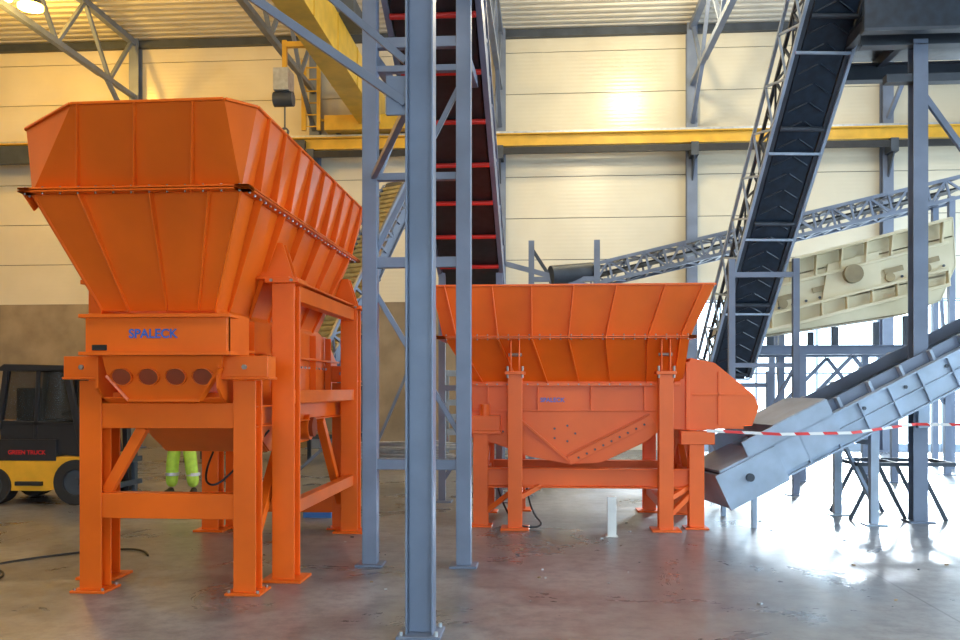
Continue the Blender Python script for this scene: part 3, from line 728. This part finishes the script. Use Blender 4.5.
# ------------------------------------------------------------------ person
def skinned(name,pts,edges,rad,m,parent,sub=2,root=0):
    me=bpy.data.meshes.new(name); me.from_pydata([tuple(p) for p in pts],edges,[]); me.update()
    o=bpy.data.objects.new(name,me); scene.collection.objects.link(o)
    md=o.modifiers.new('skin','SKIN'); md.use_smooth_shade=True
    for i,r in enumerate(rad):
        sv=me.skin_vertices[0].data[i]; r=r if isinstance(r,tuple) else (r,r); sv.radius=r; sv.use_root=(i==root)
    s2=o.modifiers.new('sub','SUBSURF'); s2.levels=sub; s2.render_levels=sub
    me.materials.append(m); o.parent=parent; return o
WK=empty('worker'); ox,oy=-5.80,14.0
def q(x,y,z): return (ox+x,oy+y,z)
skinned('trousers',[q(0,0,.95),q(-.1,0,.88),q(-.15,-.02,.5),q(-.18,.02,.1),q(.1,0,.88),q(.16,-.03,.5),q(.19,.0,.1),q(0,0,1.05)],
  [(0,1),(1,2),(2,3),(0,4),(4,5),(5,6),(0,7)],[(.15,.12),.11,.105,.10,.11,.105,.10,(.15,.12)],HIVIS,WK)
skinned('boots',[q(-.18,.04,.07),q(-.19,-.08,.05),q(-.20,-.18,.04)],[(0,1),(1,2)],[.06,.05,.04],BOOT,WK,root=0)
skinned('boot_pair_right',[q(.19,.03,.07),q(.21,-.08,.05),q(.22,-.18,.04)],[(0,1),(1,2)],[.06,.05,.04],BOOT,WK,root=0)
skinned('jacket',[q(0,0,1.0),q(0,-.01,1.2),q(0,-.02,1.38),q(0,-.02,1.48),q(-.2,-.02,1.42),q(-.26,-.02,1.15),q(-.22,-.18,.98),q(.2,-.02,1.42),q(.26,-.02,1.15),q(.22,-.18,.98)],
  [(0,1),(1,2),(2,3),(2,4),(4,5),(5,6),(2,7),(7,8),(8,9)],[(.17,.12),(.16,.12),(.17,.12),.07,.075,.06,.045,.075,.06,.045],JACKET,WK)
skinned('head',[q(0,-.02,1.48),q(0,-.03,1.56),q(0,-.035,1.64),q(0,-.03,1.71),q(0,-.14,1.63)],[(0,1),(1,2),(2,3),(2,4)],[.055,.06,(.078,.095),(.07,.085),.018],SKIN,WK)
b=B('face_and_helmet')
for k in(-1,1):
    b.cyl(q(k*.032,-.135,1.655),q(k*.032,-.125,1.655),.012,DARK,10); b.bb(q(k*.078-.012,-.05,1.61),q(k*.078+.012,-.01,1.67),SKIN)
b.bb(q(-.025,-.127,1.585),q(.025,-.115,1.592),REDT)
for i in range(5):
    t0=i/5*math.pi/2; t1=(i+1)/5*math.pi/2
    b.cyl(q(0,-.03,1.69+.1*math.sin(t0)),q(0,-.03,1.69+.1*math.sin(t1)),.125*math.cos(t0)+.002,WHITE,20,r2=.125*math.cos(t1)+.002)
b.bb(q(-.08,-.19,1.685),q(.08,-.1,1.697),WHITE)
for k,X_ in((-1,-.165),(1,.177)):
    b.cyl(q(X_,.0,.30),q(X_,.0,.35),.112,REFL,18,r2=.112)
b.obj(WK)
for k,nm in((-1,'hand_left'),(1,'hand_right')):
    base=V(q(k*.22,-.2,.97)); pts=[base,base+V((0,-.07,-.03))]; ed=[(0,1)]; rad=[.03,(.036,.018)]
    for i in range(4):
        o_=(i-1.5)*.02; ln=(.07,.085,.08,.06)[i]; a_=len(pts)
        pts+= [base+V((o_,-.09,-.035)),base+V((o_,-.09-ln*.6,-.055)),base+V((o_,-.09-ln,-.085))]; ed+=[(1,a_),(a_,a_+1),(a_+1,a_+2)]; rad+=[.011,.009,.008]
    a_=len(pts); pts+=[base+V((-k*.045,-.05,-.035)),base+V((-k*.06,-.09,-.05))]; ed+=[(0,a_),(a_,a_+1)]; rad+=[.012,.01]
    skinned(nm,pts,ed,rad,SKIN,WK,1)

# ------------------------------------------------------------------ small things
b=B('white_marker_post'); b.bb((.70,10.35,0),(.80,10.41,.46),WHITE); b.bb((.68,10.32,0),(.82,10.44,.012),WHITE); b.obj(bevel=.004)
b=B('blue_tub'); tx=-3.17; ty=11.6
b.bb((tx,ty,0),(tx+.36,ty+.3,.02),BTUB)
for s0,s1 in(((tx,ty),(tx+.36,ty)),((tx+.36,ty),(tx+.36,ty+.3)),((tx+.36,ty+.3),(tx,ty+.3)),((tx,ty+.3),(tx,ty))):
    b.plate([(*s0,0),(*s1,0),(*s1,.15),(*s0,.15)],.015,BTUB)
b.obj()
curve('floor_cable',[(-6.2,7.2,.015),(-5.5,7.6,.015),(-5.2,8.4,.015),(-4.7,9.0,.015),(-4.2,9.2,.015),(-4.0,8.8,.015)],.011,BLACK)
curve('floor_cable',[(-5.2,6.6,.015),(-4.7,6.95,.015),(-5.0,7.2,.015),(-4.75,7.6,.015),(-5.1,8.1,.015),(-5.6,8.2,.015)],.010,BLACK)
b=B('floor_debris')
for i in range(50):
    x=random.uniform(-3,4);y=random.uniform(7.0,12); s_=random.uniform(.006,.02)
    b.box((x,y,s_*.3),(s_*2,s_,s_*.6),random.choice([GALV,WOOD,STEELD]),Matrix.Rotation(random.uniform(0,3),3,'Z'))
b.obj()
b=B('bundle_of_steel_rods')
for x in(-3.2,-2.2): b.bb((x,14.8,0),(x+.12,15.3,.5),WOOD)
for i in range(46):
    y=14.85+random.uniform(0,.4); z=.52+random.uniform(0,.26); dz=random.uniform(-.03,.05)
    b.cyl((-3.5+random.uniform(-.15,.15),y,z),(-1.7+random.uniform(-.25,.2),y+random.uniform(-.1,.1),z+dz),.016,GALV,6)
b.obj()
b=B('stacked_steel_frames')
for i in range(7):
    z=.1+i*.32; b.beam((-2.2,19.4,z),(-.2,19.4,z),.1,.12,STEELL); b.beam((-2.2,20,z),(-.2,20,z),.1,.12,STEELL)
    for x in(-2.2,-1.5,-.9,-.2): b.beam((x,19.4,z),(x,20,z),.08,.08,STEELL)
for x in(-2.2,-.2):
    for y in(19.4,20): b.beam((x,y,0),(x,y,2.1),.08,.08,STEELL)
b.obj()
b=B('storage_rack')
for x in(-8.2,-6.9,-5.6,-4.3):
    for y in(20,21): b.beam((x,y,0),(x,y,3.2),.08,.08,STEELD)
for z in(.6,1.7,2.9):
    for y in(20,21): b.beam((-8.2,y,z),(-4.3,y,z),.06,.1,STEELD)
    b.bb((-8.2,20,z+.05),(-4.3,21,z+.07),WOOD)
for i in range(9): 
    x=-8.0+i*.42; z=random.choice([.67,1.77]); b.bb((x,20.1,z),(x+.33,20.8,z+random.uniform(.3,.8)),random.choice([STEELD,WOOD,STEELL]))
b.obj()

# ------------------------------------------------------------------ lamps
def lamp(x,y,z,col,pw,rad=.25):
    b=B('high_bay_lamp')
    b.cyl((0,0,.22),(0,0,.0),.12,STEELD,20,r2=.28); b.cyl((0,0,.38),(0,0,.22),.1,STEELD,16); b.cyl((0,0,HT-z-.015),(0,0,.38),.012,STEELD,6)
    em=mat('lamp_glow',col,.5,emit=col,estr=40); b.cyl((0,0,.0),(0,0,-.06),.25,em,20)
    o=b.obj(); o.location=(x,y,z)
    l=bpy.data.lights.new('lamp_light','POINT'); l.energy=pw; l.color=col; l.shadow_soft_size=rad
    lo=bpy.data.objects.new('lamp_light',l); scene.collection.objects.link(lo); lo.parent=o; lo.location=(0,0,-.33)
    return o
WARM=(1,.56,.10); WARM2=(1,.82,.50); NEUT=(1,.94,.84)
for x,y,z,c_,pw in((-13.1,20.8,11.15,WARM,520),(2.55,20.8,11.15,WARM2,480),(-10.7,18,9.66,WARM,620),(-14,8,10.4,WARM,650),(1.6,16.5,10.4,WARM2,280),(-4.6,14,10.4,WARM2,330),
   (1.6,10,10.4,NEUT,260),(-8,3,10.4,WARM2,430),(-1.5,1.0,10.4,NEUT,330),(5,2.5,10.4,NEUT,300),(8,19,10.4,NEUT,280)):
    lamp(x,y,z,c_,pw)

# ------------------------------------------------------------------ daylight and camera
w=bpy.data.worlds.new('sky'); scene.world=w; w.use_nodes=True
bg=w.node_tree.nodes['Background']; bg.inputs[0].default_value=(.64,.84,1,1); bg.inputs[1].default_value=6.8
sl=bpy.data.lights.new('sun','SUN'); sl.energy=10; sl.angle=math.radians(8); sl.color=(.80,.92,1)
so=bpy.data.objects.new('sun',sl); scene.collection.objects.link(so)
dirv=V((-.32,-.90,-.27)).normalized()
so.rotation_euler=dirv.to_track_quat('-Z','Y').to_euler()
cam=bpy.data.cameras.new('camera'); co=bpy.data.objects.new('camera',cam); scene.collection.objects.link(co)
cam.lens=33.75; cam.sensor_width=36; cam.shift_y=.0708; cam.clip_end=300
co.location=(0,0,1.7); co.rotation_euler=(math.pi/2,0,math.radians(4.19))
scene.camera=co
